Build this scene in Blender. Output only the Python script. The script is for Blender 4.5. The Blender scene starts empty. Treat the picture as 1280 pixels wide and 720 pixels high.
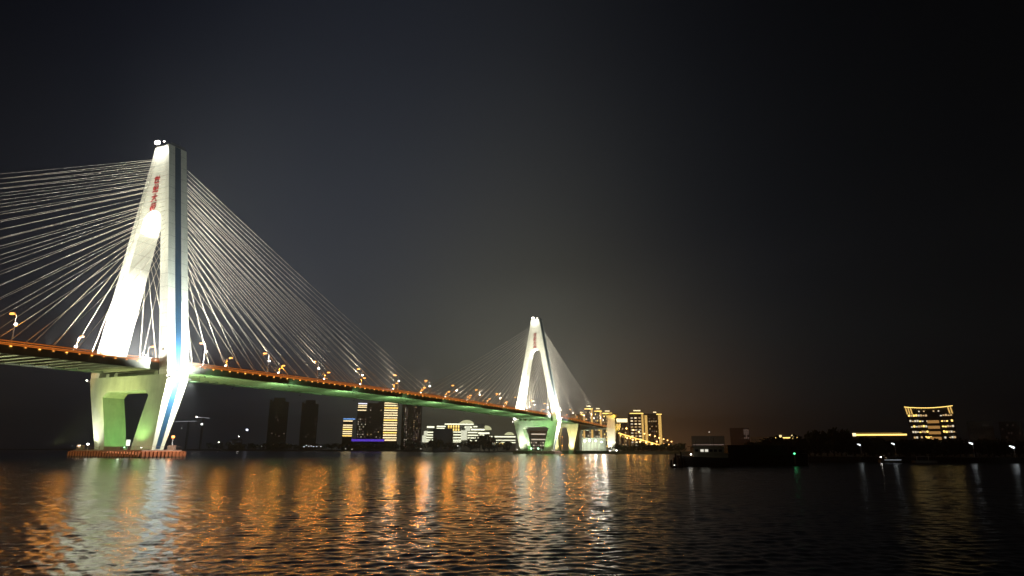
import bpy, math, random
import numpy as np
from mathutils import Vector, Matrix
random.seed(7)
rng = np.random.default_rng(11)
S = bpy.context.scene
COL = S.collection
PI = math.pi

# ------------------------------------------------------------------ camera
F, PITCH, ROLL, HC = 808.6, 0.2458, 0.0041, 2.61          # focal length in 1280-pixel units, radians, metres
cd = bpy.data.cameras.new('camera'); cam = bpy.data.objects.new('camera', cd); COL.objects.link(cam)
cd.sensor_width = 36; cd.lens = 36 * F / 1280; cd.clip_start = 0.1; cd.clip_end = 9000
cp, sp = math.cos(PITCH), math.sin(PITCH)
R0, U0, F0 = Vector((1, 0, 0)), Vector((0, -sp, cp)), Vector((0, cp, sp))
cr, sr = math.cos(ROLL), math.sin(ROLL)
RX, UP = R0 * cr + U0 * sr, U0 * cr - R0 * sr
cam.matrix_world = Matrix(((RX.x, UP.x, -F0.x, 0), (RX.y, UP.y, -F0.y, 0), (RX.z, UP.z, -F0.z, HC), (0, 0, 0, 1)))
S.camera = cam
S.view_settings.view_transform = 'Standard'; S.view_settings.look = 'None'
S.view_settings.exposure = 0; S.view_settings.gamma = 1
S.cycles.use_denoising = True; S.cycles.use_adaptive_sampling = False
S.cycles.max_bounces = 5; S.cycles.diffuse_bounces = 2; S.cycles.glossy_bounces = 3
S.cycles.use_light_tree = True
S.cycles.sample_clamp_indirect = 8; S.cycles.sample_clamp_direct = 0


def ray(px, py):
    return (RX * (px - 640) + UP * (360 - py) + F0 * F)


def at(px, py, Y):
    """world point on the sight line of a pixel at depth Y (only used to survey where far things stand)"""
    d = ray(px, py); t = Y / d.y
    return Vector((d.x * t, Y, HC + d.z * t))


# ------------------------------------------------------------------ night sky over a lit city
w = bpy.data.worlds.new('World'); S.world = w; w.use_nodes = True
nt = w.node_tree; N = nt.nodes; LK = nt.links
N.clear()
out = N.new('ShaderNodeOutputWorld'); bg = N.new('ShaderNodeBackground'); tc = N.new('ShaderNodeTexCoord')
sx = N.new('ShaderNodeSeparateXYZ'); LK.new(tc.outputs['Generated'], sx.inputs[0])


def mth(op, a, b=None, c=None):
    n = N.new('ShaderNodeMath'); n.operation = op
    for i, v in enumerate((a, b, c)):
        if v is None: continue
        if isinstance(v, (int, float)): n.inputs[i].default_value = v
        else: LK.new(v, n.inputs[i])
    return n.outputs[0]


az = mth('ARCTAN2', sx.outputs[0], sx.outputs[1])
el = mth('ABSOLUTE', mth('ARCSINE', sx.outputs[2]))
acc = None
D2R = PI / 180
for a0, sa, el0, se, pw, colr in (
        (-12, 25, 14, 30, 2, (.0064, .0090, .0180)),       # broad blue-grey glow of the haze
        (0, 12.5, 1, 13, 1.2, (.105, .097, .048)),
        (-8, 22, 8, 22, 1.8, (.008, .009, .0105)),         # grey glow over the far bank
        (11.5, 8, 0, 3.4, 1, (.15, .050, .008)),             # sodium glow low on the right
        (-14, 27, 0, 60, 2, (.0013, .0016, .0034))):
    g = mth('POWER', mth('ABSOLUTE', mth('DIVIDE', mth('SUBTRACT', az, a0 * D2R), sa * D2R)), 2.0)
    h = mth('POWER', mth('ABSOLUTE', mth('DIVIDE', mth('SUBTRACT', el, el0 * D2R), se * D2R)), pw)
    e = mth('EXPONENT', mth('MULTIPLY', mth('ADD', g, h), -1.0))
    cc = N.new('ShaderNodeVectorMath'); cc.operation = 'SCALE'; cc.inputs[0].default_value = colr
    LK.new(e, cc.inputs['Scale'])
    if acc is None: acc = cc.outputs[0]
    else:
        ad = N.new('ShaderNodeVectorMath'); ad.operation = 'ADD'
        LK.new(acc, ad.inputs[0]); LK.new(cc.outputs[0], ad.inputs[1]); acc = ad.outputs[0]
ad = N.new('ShaderNodeVectorMath'); ad.operation = 'ADD'; ad.inputs[1].default_value = (.0003, .0003, .0006)
LK.new(acc, ad.inputs[0])
LK.new(ad.outputs[0], bg.inputs[0]); bg.inputs[1].default_value = 1.0
LK.new(bg.outputs[0], out.inputs[0])


# ------------------------------------------------------------------ helpers
def mat(name, col, rough=.7, metal=0, var=0, vscale=1, bump=0, emit=None, es=0, joints=None):
    m = bpy.data.materials.new(name); m.use_nodes = True
    t = m.node_tree; n = t.nodes; b = n['Principled BSDF']
    b.inputs['Base Color'].default_value = (*col, 1); b.inputs['Roughness'].default_value = rough
    b.inputs['Metallic'].default_value = metal
    if emit is not None:
        b.inputs['Emission Color'].default_value = (*emit, 1); b.inputs['Emission Strength'].default_value = es
    if var or bump or joints:
        tcn = n.new('ShaderNodeTexCoord')
        no = n.new('ShaderNodeTexNoise'); no.inputs['Scale'].default_value = vscale; no.inputs['Detail'].default_value = 6
        t.links.new(tcn.outputs['Object'], no.inputs['Vector'])
        if var:
            mp = n.new('ShaderNodeMapping'); mp.inputs['Scale'].default_value = (1, 1, .12)
            n2 = n.new('ShaderNodeTexNoise'); n2.inputs['Scale'].default_value = vscale * 2.2
            t.links.new(tcn.outputs['Object'], mp.inputs[0]); t.links.new(mp.outputs[0], n2.inputs['Vector'])
            ad = n.new('ShaderNodeMath'); ad.operation = 'ADD'
            t.links.new(no.outputs[0], ad.inputs[0]); t.links.new(n2.outputs[0], ad.inputs[1])
            mr = n.new('ShaderNodeMapRange'); mr.inputs[1].default_value = .6; mr.inputs[2].default_value = 1.4
            mr.inputs[3].default_value = 1 - var; mr.inputs[4].default_value = 1 + var * .4
            t.links.new(ad.outputs[0], mr.inputs[0])
            sc = n.new('ShaderNodeVectorMath'); sc.operation = 'SCALE'; sc.inputs[0].default_value = col
            t.links.new(mr.outputs[0], sc.inputs['Scale'])
            src = sc.outputs[0]
            if joints:                                   # formwork joints cast into the concrete every few metres
                sz = n.new('ShaderNodeSeparateXYZ'); t.links.new(tcn.outputs['Object'], sz.inputs[0])
                fr = n.new('ShaderNodeMath'); fr.operation = 'PINGPONG'; fr.inputs[1].default_value = joints / 2
                t.links.new(sz.outputs[2], fr.inputs[0])
                lt = n.new('ShaderNodeMath'); lt.operation = 'LESS_THAN'; lt.inputs[1].default_value = .12
                t.links.new(fr.outputs[0], lt.inputs[0])
                m2 = n.new('ShaderNodeMapRange'); m2.inputs[3].default_value = 1; m2.inputs[4].default_value = .76
                t.links.new(lt.outputs[0], m2.inputs[0])
                s2 = n.new('ShaderNodeVectorMath'); s2.operation = 'SCALE'
                t.links.new(src, s2.inputs[0]); t.links.new(m2.outputs[0], s2.inputs['Scale']); src = s2.outputs[0]
            t.links.new(src, b.inputs['Base Color'])
        if bump:
            bp = n.new('ShaderNodeBump'); bp.inputs['Strength'].default_value = bump; bp.inputs['Distance'].default_value = .05
            t.links.new(no.outputs[0], bp.inputs['Height']); t.links.new(bp.outputs[0], b.inputs['Normal'])
    return m


def glow(name, col, s):
    m = mat(name, (.02, .02, .02), .5, emit=col, es=s); m.cycles.emission_sampling = 'NONE'   # the lamps beside them do the lighting
    return m


class MB:
    def __init__(s): s.v = []; s.f = []

    def sec(s, secs, caps=True):
        """stack of equal polygons joined into a closed solid"""
        b = len(s.v); k = len(secs[0])
        for q in secs: s.v += [tuple(p) for p in q]
        for i in range(len(secs) - 1):
            for j in range(k):
                a, c = b + i * k + j, b + i * k + (j + 1) % k
                s.f.append((a, c, c + k, a + k))
        if caps:
            s.f.append(tuple(b + j for j in reversed(range(k))))
            s.f.append(tuple(b + (len(secs) - 1) * k + j for j in range(k)))
        return s

    def box(s, x0, x1, y0, y1, z0, z1):
        return s.sec([[(x0, y0, z), (x1, y0, z), (x1, y1, z), (x0, y1, z)] for z in (z0, z1)])

    def tube(s, p, q, r, r2=None, k=6):
        p, q = Vector(p), Vector(q); r2 = r if r2 is None else r2
        d = (q - p).normalized(); a = d.orthogonal().normalized(); c = d.cross(a)
        return s.sec([[o + a * (rr * math.cos(t * 2 * PI / k)) + c * (rr * math.sin(t * 2 * PI / k)) for t in range(k)]
                      for o, rr in ((p, r), (q, r2))])

    def ball(s, c, r, k=8, squash=1):
        c = Vector(c); rings = []
        for i in range(1, k // 2):
            ph = PI * i / (k // 2)
            rings.append([(c.x + r * math.sin(ph) * math.cos(2 * PI * j / k), c.y + r * math.sin(ph) * math.sin(2 * PI * j / k),
                           c.z - r * squash * math.cos(ph)) for j in range(k)])
        return s.sec(rings)

    def build(s, name, m, parent=None, loc=None):
        me = bpy.data.meshes.new(name); me.from_pydata(s.v, [], s.f); me.validate(); me.update()
        import bmesh
        bm = bmesh.new(); bm.from_mesh(me); bmesh.ops.recalc_face_normals(bm, faces=bm.faces); bm.to_mesh(me); bm.free()
        me.materials.append(m)
        return link(name, me, parent, loc)


def link(name, me, parent=None, loc=None):
    o = bpy.data.objects.new(name, me); COL.objects.link(o)
    if parent: o.parent = parent
    if loc is not None: o.location = loc
    return o


def tag(o, label, cat, group=None):
    o['label'] = label; o['category'] = cat
    if group: o['group'] = group
    return o


def thing(name, label, cat, loc=(0, 0, 0), rz=0, group=None):
    o = bpy.data.objects.new(name, None); COL.objects.link(o); o.location = loc; o.rotation_euler = (0, 0, rz)
    o.empty_display_size = .5
    return tag(o, label, cat, group)


def kids(o): return [c for c in COL.objects if c.parent == o]


def copy_tree(o, parent=None, cache={}):
    c = o.copy(); COL.objects.link(c); c.parent = parent
    for ch in list(o.children): copy_tree(ch, c)
    return c


def spot(loc, tgt, power, col, ang, blend=.6, r=.15, parent=None, name='floodlight_beam'):
    l = bpy.data.lights.new(name, 'SPOT'); l.energy = power; l.color = col; l.spot_size = math.radians(ang)
    l.spot_blend = blend; l.shadow_soft_size = r
    o = bpy.data.objects.new(name, l); COL.objects.link(o); o.location = loc
    o.rotation_euler = (Vector(tgt) - Vector(loc)).to_track_quat('-Z', 'Y').to_euler()
    if parent: o.parent = parent
    return o


def point(loc, power, col, r=.25, parent=None, name='lamp_light'):
    l = bpy.data.lights.new(name, 'POINT'); l.energy = power; l.color = col; l.shadow_soft_size = r
    o = bpy.data.objects.new(name, l); COL.objects.link(o); o.location = loc
    if parent: o.parent = parent
    return o


# ------------------------------------------------------------------ materials
SOD = (1, .345, .032)
WHT = (1, .98, .90)
GRN = (.42, 1, .36)
M_conc = mat('pale_concrete', (.62, .63, .54), .75, var=.14, vscale=.35, bump=.25, joints=4.5)
M_concl = mat('lower_concrete', (.48, .51, .38), .8, var=.24, vscale=.4, bump=.3)
M_blue = mat('blue_stripe_paint', (.008, .042, .080), .5, var=.3, vscale=.5)
M_red = mat('red_lettering', (.32, .012, .010), .5)
M_deck = mat('deck_concrete', (.34, .37, .30), .8, var=.2, vscale=.3)
M_asph = mat('asphalt', (.05, .05, .05), .9, var=.1)
M_beam = mat('floor_beam_concrete', (.42, .43, .33), .8, var=.15, vscale=.5)
M_rail = mat('railing_paint', (.55, .38, .26), .5, .2)
M_cable = mat('cable_sheath', (.80, .73, .60), .45)
M_pole = mat('lamp_pole_metal', (.45, .45, .46), .4, .6)
M_dark = mat('dark_metal', (.04, .04, .045), .6)
M_fend = mat('orange_fender', (.36, .10, .03), .7, var=.6, vscale=.8, bump=.3)
t_ = M_fend.node_tree; b_ = t_.nodes['Principled BSDF']; src_ = b_.inputs['Base Color'].links[0].from_socket
tc_ = t_.nodes.new('ShaderNodeTexCoord'); sz_ = t_.nodes.new('ShaderNodeSeparateXYZ'); t_.links.new(tc_.outputs['Object'], sz_.inputs[0])
nz_ = t_.nodes.new('ShaderNodeTexNoise'); nz_.inputs['Scale'].default_value = 1.4; t_.links.new(tc_.outputs['Object'], nz_.inputs['Vector'])
ma_ = t_.nodes.new('ShaderNodeMath'); ma_.operation = 'MULTIPLY_ADD'; ma_.inputs[1].default_value = -.9; t_.links.new(nz_.outputs[0], ma_.inputs[0]); t_.links.new(sz_.outputs[2], ma_.inputs[2])
mr_ = t_.nodes.new('ShaderNodeMapRange'); mr_.inputs[1].default_value = -.45; mr_.inputs[2].default_value = .05; t_.links.new(ma_.outputs[0], mr_.inputs[0])
mx_ = t_.nodes.new('ShaderNodeMix'); mx_.data_type = 'RGBA'; mx_.inputs[6].default_value = (.018, .022, .012, 1)
t_.links.new(mr_.outputs[0], mx_.inputs[0]); t_.links.new(src_, mx_.inputs[7]); t_.links.new(mx_.outputs[2], b_.inputs['Base Color'])   # algae and wet below the tide line
M_fend2 = mat('fender_top', (.20, .12, .08), .8, var=.4, vscale=.8)
G_sod = glow('sodium_lamp_glass', (1, .40, .08), 3.2)
G_sodb = glow('bright_amber_glass', (1, .50, .14), 9)
G_wht = glow('white_lamp_glass', (1, .93, .82), 12)
G_fas = glow('amber_marker_glass', (1, .40, .07), 5)
G_fas2 = glow('dim_amber_marker_glass', (1, .36, .06), 1.8)
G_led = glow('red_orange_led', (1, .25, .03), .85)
G_green = glow('green_flood_glass', (.5, 1, .6), 8)

# ------------------------------------------------------------------ water: one sheet, real waves near, fine relief in the material
def wave_sheet():
    r = [5.0]
    while r[-1] < 240: r.append(r[-1] * 1.0047)
    r += [270, 320, 400, 520, 700, 1000, 1500, 2900]
    r = np.array(r); na = 760
    az = np.linspace(-54, 54, na) * D2R
    Rr, A = np.meshgrid(r, az, indexing='ij')
    X, Y = Rr * np.sin(A), Rr * np.cos(A)
    Z = np.zeros_like(X)
    for _ in range(96):
        lam = math.exp(rng.uniform(math.log(.23), math.log(4.5)))
        th = rng.normal(PI * .45, .95); k = 2 * PI / lam
        sl = .0040 if lam > 1.5 else .0090 if lam > .8 else .0240
        amp = sl * lam / (2 * PI) * (np.clip(.05 + Rr / 42, .28, 2.2) if lam > .8 else 1)
        fade = np.clip(1.6 - Rr * .0047 * 3.2 / lam, 0, 1)   # short waves fade where the mesh is too coarse for them
        Z += amp * fade * np.sin(k * (X * math.cos(th) + Y * math.sin(th)) + rng.uniform(0, 2 * PI)
                                 + .6 * np.sin(X * .11 + rng.uniform(0, 6)) )
    Z *= np.clip((300 - Rr) / 150, 0, 1)
    vs = np.stack([X, Y, Z], -1).reshape(-1, 3)
    nr = len(r); i = np.arange(nr - 1)[:, None] * na + np.arange(na - 1)[None]
    fs = np.stack([i, i + 1, i + na + 1, i + na], -1).reshape(-1, 4)
    me = bpy.data.meshes.new('river_water'); me.vertices.add(len(vs)); me.vertices.foreach_set('co', vs.ravel())
    me.loops.add(fs.size); me.loops.foreach_set('vertex_index', fs.ravel())
    me.polygons.add(len(fs)); me.polygons.foreach_set('loop_start', np.arange(0, fs.size, 4))
    me.polygons.foreach_set('loop_total', np.full(len(fs), 4)); me.update(); me.validate()
    me.polygons.foreach_set('use_smooth', np.ones(len(fs), bool))
    return me


def water_mat():
    m = bpy.data.materials.new('river_water'); m.use_nodes = True; t = m.node_tree; n = t.nodes; L = t.links
    b = n['Principled BSDF']; b.inputs['Base Color'].default_value = (.004, .007, .008, 1)
    b.inputs['Roughness'].default_value = .19; b.inputs['IOR'].default_value = 1.333
    g = n.new('ShaderNodeTexCoord')
    mp = n.new('ShaderNodeMapping'); mp.inputs['Scale'].default_value = (1.05, .8, 1); mp.inputs['Rotation'].default_value = (0, 0, .15)
    L.new(g.outputs['Object'], mp.inputs[0])
    prev = None
    for sc, dist, det in ((1.2, .014, 2.0), (5.0, .0105, 2.0)):
        no = n.new('ShaderNodeTexNoise'); no.inputs['Scale'].default_value = sc; no.inputs['Detail'].default_value = det
        no.inputs['Roughness'].default_value = .5; no.inputs['Distortion'].default_value = .3
        L.new(mp.outputs[0], no.inputs['Vector'])
        bp = n.new('ShaderNodeBump'); bp.inputs['Strength'].default_value = 1; bp.inputs['Distance'].default_value = dist * WAVE
        L.new(no.outputs[0], bp.inputs['Height'])
        if prev: L.new(prev, bp.inputs['Normal'])
        prev = bp.outputs[0]
    L.new(prev, b.inputs['Normal'])
    return m


WAVE = 1.0
HAZE = .00040
me = wave_sheet(); me.materials.append(water_mat())
o = link('river_water', me); o['kind'] = 'structure'

# ------------------------------------------------------------------ the bridge (local x across, y along, z up, origin at the near pylon)
TH = .4325; BX, BY = -122.09, 212.59; SPAN = 340.0
bridge = thing('cable_stayed_bridge', 'white cable-stayed river bridge with two A-shaped pylons and green-lit deck underside', 'bridge',
               (BX, BY, 0), -TH)


def BW(v, a, z):
    return Vector((BX + a * math.sin(TH) + v * math.cos(TH), BY + a * math.cos(TH) - v * math.sin(TH), z))


def zd(a):
    return 28.9 + 1.2 * (1 - ((a - 170) / 170) ** 2) - (0 if a < 340 else .026 * (a - 340)) + (0 if a < 340 else 1.2 * ((a - 170) / 170) ** 2 - 1.2)


ZK, ZT, ZB = 24.5, 106.5, 2.6


def vout(z): return 18.77 - 15.37 * (z - ZK) / (ZT - ZK)
def dep(z): return 7.43 - .73 * (z - ZK) / (ZT - ZK)


def sect(z, vi, vo, di, do, s): return [(s * vi, -di / 2, z), (s * vo, -do / 2, z), (s * vo, do / 2, z), (s * vi, di / 2, z)]


def text_mesh(ch, size, depth):
    c = bpy.data.curves.new('character', 'FONT'); c.body = ch; c.size = size; c.extrude = depth; c.resolution_u = 3
    c.offset = size * .010; c.shear = .12
    to = bpy.data.objects.new('character', c); COL.objects.link(to); bpy.context.view_layer.update()
    me = bpy.data.meshes.new_from_object(to.evaluated_get(bpy.context.evaluated_depsgraph_get()))
    bpy.data.objects.remove(to); bpy.data.curves.remove(c); return me


char_meshes = []
for ch in '世纪大桥':
    cm = text_mesh(ch, 3.0, .12); cm.materials.clear(); cm.materials.append(M_red); char_meshes.append(cm)

ZS, ZA = 77.5, 82.0


def pylon(y0, near):
    head = MB()
    arch = [(ZS + (ZA - ZS) * math.sin(t * PI / 2 / 10)) for t in range(11)]
    wi = vout(ZS) - 4.1
    for s in (1, -1):
        secs = [sect(z, wi * math.cos(t * PI / 2 / 10), vout(z), dep(z), dep(z), s) for t, z in enumerate(arch)]
        secs += [sect(z, 0, vout(z), dep(z), dep(z), s) for z in (88, 96, ZT)]
        head.sec(secs, caps=True)
    head.box(-2.2, 2.2, -2.2, 2.2, ZT, ZT + .7)
    p = head.build('pylon', M_conc, bridge, (0, y0, 0))
    for s in (1, -1):
        MB().sec([sect(z, vout(z) - 4.1, vout(z), dep(z), dep(z), s) for z in (25.3, 40, 60, ZS)]).build('upper_leg', M_conc, p)
        lv = [(ZB - 1.6, 13.3, 6.0, 7.4, 4.0), (ZB, 13.65, 6.3, 7.4, 4.0), (11, 15.6, 8.55, 7.42, 5.5), (18.8, 17.4, 11, 7.43, 6.8),
              (ZK, 18.77, 11, 7.43, 7.43), (25.29, 18.6, 11, 7.42, 7.40)]
        MB().sec([sect(z, vi, vo, di, do, s) for z, vo, vi, di, do in lv]).build('lower_leg', M_concl, p)
        # blue stripe on the outer faces, upper and lower
        MB().sec([[(s * (vout(z) - .02), -1.15, z), (s * (vout(z) + .06), -1.15, z), (s * (vout(z) + .06), 1.15, z), (s * (vout(z) - .02), 1.15, z)]
                  for z in (26, ZT - .1)]).build('blue_stripe', M_blue, p)
        MB().sec([[(s * (vo - .02), -q, z), (s * (vo + .07), -q, z), (s * (vo + .07), q, z), (s * (vo - .02), q, z)]
                  for z, vo, q in ((ZB, 13.65, .75), (11, 15.6, .95), (18.8, 17.4, 1.1), (23.4, 18.5, 1.15))]).build('blue_stripe', M_blue, p)
        for e in (-1, 1):   # raised border along the outer edge of both broad faces
            MB().sec([[(s * (vout(z) - 1.6), e * (dep(z) / 2 - .01), z), (s * (vout(z) - .003), e * (dep(z) / 2 - .01), z),
                       (s * (vout(z) - .003), e * (dep(z) / 2 + .22), z), (s * (vout(z) - 1.5), e * (dep(z) / 2 + .22), z)]
                      for z in (26, ZT - .05)]).build('edge_rib', M_conc, p)
        # bearing block and bracket at the kink
        MB().box(min(s * 18.9, s * 19.9), max(s * 18.9, s * 19.9), -3.9, 3.9, 24.0, 24.35).build('walkway', M_pole, p)
    cb = MB()
    pr = [(-11, 18.8), (-9.2, 20.5), (9.2, 20.5), (11, 18.8), (11, 25.28), (-11, 25.28)]
    cb.sec([[(v, y, z) for v, z in pr] for y in (-3.7, 3.7)]).build('crossbeam', M_concl, p)
    for v in (-11.8, -7.6, 11.8): MB().box(v - .8, v + .8, -2.6, 2.6, 25.3, 26.6).build('bearing_block', M_concl, p)
    for i, cm in enumerate(char_meshes):
        o = link('character', cm, p, (-1.9, -dep(92) / 2 - .13, 92.4 - i * 3.35)); o.rotation_euler = (PI / 2, 0, 0)
        o = link('character', cm, p, (1.9, dep(92) / 2 + .13, 92.4 - i * 3.35)); o.rotation_euler = (PI / 2, 0, PI)
    # rooftop mast, rail and beacon
    m = MB().box(-3.4, -3.25, -3, 3, ZT, ZT + 1).box(3.25, 3.4, -3, 3, ZT, ZT + 1).box(-3.2, 3.2, 2.9, 3, ZT, ZT + 1)
    m.tube((2, 1.6, ZT), (2, 1.6, ZT + 3.2), .06).tube((.2, 1.6, ZT + 1.6), (2, 1.6, ZT + 1.6), .05)
    m.tube((-2.2, -2, ZT), (-2.8, -4.6, ZT + 1.6), .12).tube((2.2, -2, ZT), (2.2, -4.4, ZT + 1.2), .1)
    m.build('roof_rail', M_dark, p)
    flood = lambda x, y, z, g=G_wht, s=.22: MB().box(x - s, x + s, y - s * .6, y + s * .6, z - s * .6, z + s * .6).build('floodlight', g, p)
    flood(-1.4, -4.6, ZT + .9, s=.8); flood(2.2, -4.7, ZT + .6, s=.25)
    L = lambda loc, tgt, pw, col, ang, bl=.7, r=.2: spot(loc, tgt, pw, col, ang, bl, r, p)
    # top floods wash the head of the pylon
    L((-1.6, -6.0, ZT + 1.0), (-1, -3.3, 102), 5500, WHT, 100, .35)
    L((1.9, -5.4, ZT + .6), (1, -3.3, 102.5), 2500, WHT, 90, .4)
    # deck-level floods: front faces, inner faces and the arch soffit
    for s in (1, -1):
        flood(s * 13.2, -9, 31.2)
        L((s * 12.2, -12, 30.0), (s * 12.6, -3.7, 41), 190000 if s < 0 else 22000, WHT, 125, .9)
        L((s * 9.0, -17, 30.0), (s * 10.5, -3.6, 58), 75000 if s < 0 else 45000, (1, .98, .88), 64, 1.0)
        L((s * 8.0, -26, 30.5), (s * 5.0, -3.6, 84), 165000, (1, .97, .80), 40, 1.0)
        flood(s * 19.6, -3, 27.6); flood(s * 19.6, 3, 27.6); flood(s * 19.4, -4.4, 24.6)
        flood(s * 12.4, 0, 30.8)
        L((s * 11.6, -2, 30.4), (-s * 12.5, 0, 39), 620000, (1, .99, .88), 84, .9)     # inner face opposite
        L((s * 4.6, 0, 74.6), (-s * 3.0, 0, 80.6), 9500, WHT, 84, .18)                 # arch soffit
        if s > 0: L((s * 25.0, 0, 24.6), (s * 15.6, 0, 40), 190000, (.98, 1, .98), 130, .9)       # outer face, upward
        if s > 0: L((s * 24.0, 0, 26.0), (s * 17.2, 0, 33), 60000, (1, 1, 1), 78, 1)
        if s > 0: L((s * 25.5, 0, 22.5), (s * 16.6, 0, 16), 105000, (1, .99, .93), 130, 1)       # outer face, downward
        if s > 0: L((s * 27, 0, 26.5), (s * 9.0, 0, 84), 120000, (.84, 1, .88), 44, 1.0)
    # base floods
    flood(-14.6, -6.2, 3.0, s=.14); flood(5.4, -5.2, 3.0, G_green, .15); flood(14.6, -6.2, 2.9, s=.15)
    L((-15.6, -8.6, 3.0), (-12.4, -3.2, 9.5), 11000, (1, 1, .86), 96, 1)
    L((-3, -22, 3.2), (-2, -3.7, 17), 40000 if near else 16000, (.93, 1, .34) if near else (.6, 1, .6), 62, 1.0)
    L((11.0, -8.6, 3.4), (10.0, -3.7, 9.6), 4200, (.50, 1, .30), 82, 1.0)
    L((6.0, 0, 4.0), (-9, 0, 14), 7000, (.40, 1, .28), 110, .9)
    L((-6.0, 0, 4.0), (9, 0, 13), 5000, (.5, 1, .36), 96, .9)
    if not near:
        L((-12.5, -10, 3.6), (-9.5, -3.7, 13), 22000, (1, 1, .93), 60, .8)
        L((-1, -1, 3.8), (-8.5, 0, 13), 15000, (1, 1, .93), 70, .8)
        for v in (-1.5, 4.4): MB().ball((v, -9.0, 4.0), .65).build('floodlight', G_green, p)
        MB().ball((-17.4, -5, 27.0), .8, squash=1.5).build('floodlight', G_wht, p)
    return p


P1 = pylon(0, True); P2 = pylon(SPAN, False)

# deck
A0, A1, ST = -190.5, 509.5, 3.5
na = int(round((A1 - A0) / ST)); stations = [A0 + i * ST for i in range(na + 1)]
HW = 13.78
prof = [(-HW, .0), (HW, .0), (HW, -2.1), (12.6, -2.1), (12.4, -.34), (-12.4, -.34), (-12.6, -2.1), (-HW, -2.1)]
deck = MB().sec([[(v, a, zd(a) + z) for v, z in prof] for a in stations]).build('deck', M_deck, bridge)
road = MB().sec([[(-11.2, a, zd(a) + .004), (11.2, a, zd(a) + .004), (11.2, a, zd(a) + .06), (-11.2, a, zd(a) + .06)] for a in stations]).build('roadway', M_asph, deck)
bme = None
for i in range(152):
    a = -138 + 4.2 * i
    if bme is None:
        b = MB().sec([[(-12.5, -.26, 0), (12.5, -.26, 0), (12.5, .26, 0), (-12.5, .26, 0)], [(-12.41, -.26, -1.5), (12.41, -.26, -1.5), (12.41, .26, -1.5), (-12.41, .26, -1.5)]])
        o = b.build('floor_beam', M_beam, deck, (0, a, zd(a) - .35)); bme = o.data
    else: link('floor_beam', bme, deck, (0, a, zd(a) - .35))
for s in (1, -1):
    r = MB()
    for dv, z0, z1 in ((0, 0, .55), (.03, .78, .88), (.03, 1.02, 1.12), (.03, 1.28, 1.44)):
        v = s * (HW - .12); hw = .12 - dv
        r.sec([[(v - hw, a, zd(a) + z0 + .003), (v + hw, a, zd(a) + z0 + .003), (v + hw, a, zd(a) + z1), (v - hw, a, zd(a) + z1)] for a in stations])
    for a in stations[::1]:
        r.box(v - .08, v + .08, a - .07, a + .07, zd(a) + .5, zd(a) + 1.3)
    r.build('railing', M_rail, deck)
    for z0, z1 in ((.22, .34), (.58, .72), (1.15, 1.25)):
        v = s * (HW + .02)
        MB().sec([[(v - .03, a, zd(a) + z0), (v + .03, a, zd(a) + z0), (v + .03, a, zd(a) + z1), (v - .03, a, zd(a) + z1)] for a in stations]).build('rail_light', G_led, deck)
# amber marker lamps hung outside the parapet
fm = fm2 = None
for s, step, lo, hi in ((1, 3.5, -74, 487), (-1, 7.0, -74, 487)):
    a = lo; k = 0
    while a < hi:
        if abs(a) > 4.5 and abs(a - 340) > 4.5:
            if fm is None: fm = MB().box(-.08, .08, -.2, .2, -.09, .09).build('marker_lamp', G_fas, deck, (s * (HW + .18), a, zd(a) - .10)).data
            else:
                o = link('marker_lamp', fm2 if k % 2 and fm2 else fm, deck, (s * (HW + .18), a, zd(a) - .10))
                if fm2 is None: fm2 = fm.copy(); fm2.materials[0] = G_fas2
        a += step; k += 1

# cables
def cabled(s, i, side, base):
    z = 101.2 - 36.5 * (22 - i) / 22.0
    run = 9.0 + 6.85 * i if side else 9.0 + 7.15 * i
    if side and run > 140: run = 140 + (run - 140) * .35
    return z, run


ncab = 0
for base in (0, SPAN):
    for s in (1, -1):
        for side in (-1, 1):
            outer = (side < 0 and base == 0) or (side > 0 and base)
            for i in range(23):
                z, run = cabled(s, i, outer, base)
                a = base + side * run
                vo = vout(z) - 2.0
                p0 = Vector((s * vo, base + side * (dep(z) / 2 - .05), z)); p1 = Vector((s * 13.15, a, zd(a) + .3))
                m = MB(); n = 7; L = (p1 - p0).length; rad = .064
                pts = []
                for t in range(n + 1):
                    q = t / n; pt = p0.lerp(p1, q); pt.z -= 4 * q * (1 - q) * L * L * .00004
                    pts.append(pt)
                d = (p1 - p0).normalized(); e1 = d.orthogonal().normalized(); e2 = d.cross(e1)
                m.sec([[pt + e1 * rad * math.cos(c * 2 * PI / 5) + e2 * rad * math.sin(c * 2 * PI / 5) for c in range(5)] for pt in pts])
                m.build('stay_cable', M_cable, bridge)
                ncab += 1

# inspection cradle hung beside the girder right of the near pylon
cr = MB()
for a in (4.6, 11.5): 
    for z in (zd(8) - 4.6, zd(8) - .2): cr.tube((14.3, a, z), (9.5, a, z), .07, k=4)
    cr.tube((14.3, a, zd(8) - 4.6), (14.3, a, zd(8) + 1.4), .09, k=4)
for z in (zd(8) - 4.6, zd(8) - 3.5): cr.tube((14.3, 4.6, z), (14.3, 11.5, z), .08, k=4)
cr.build('inspection_cradle', M_pole, bridge)

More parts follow.
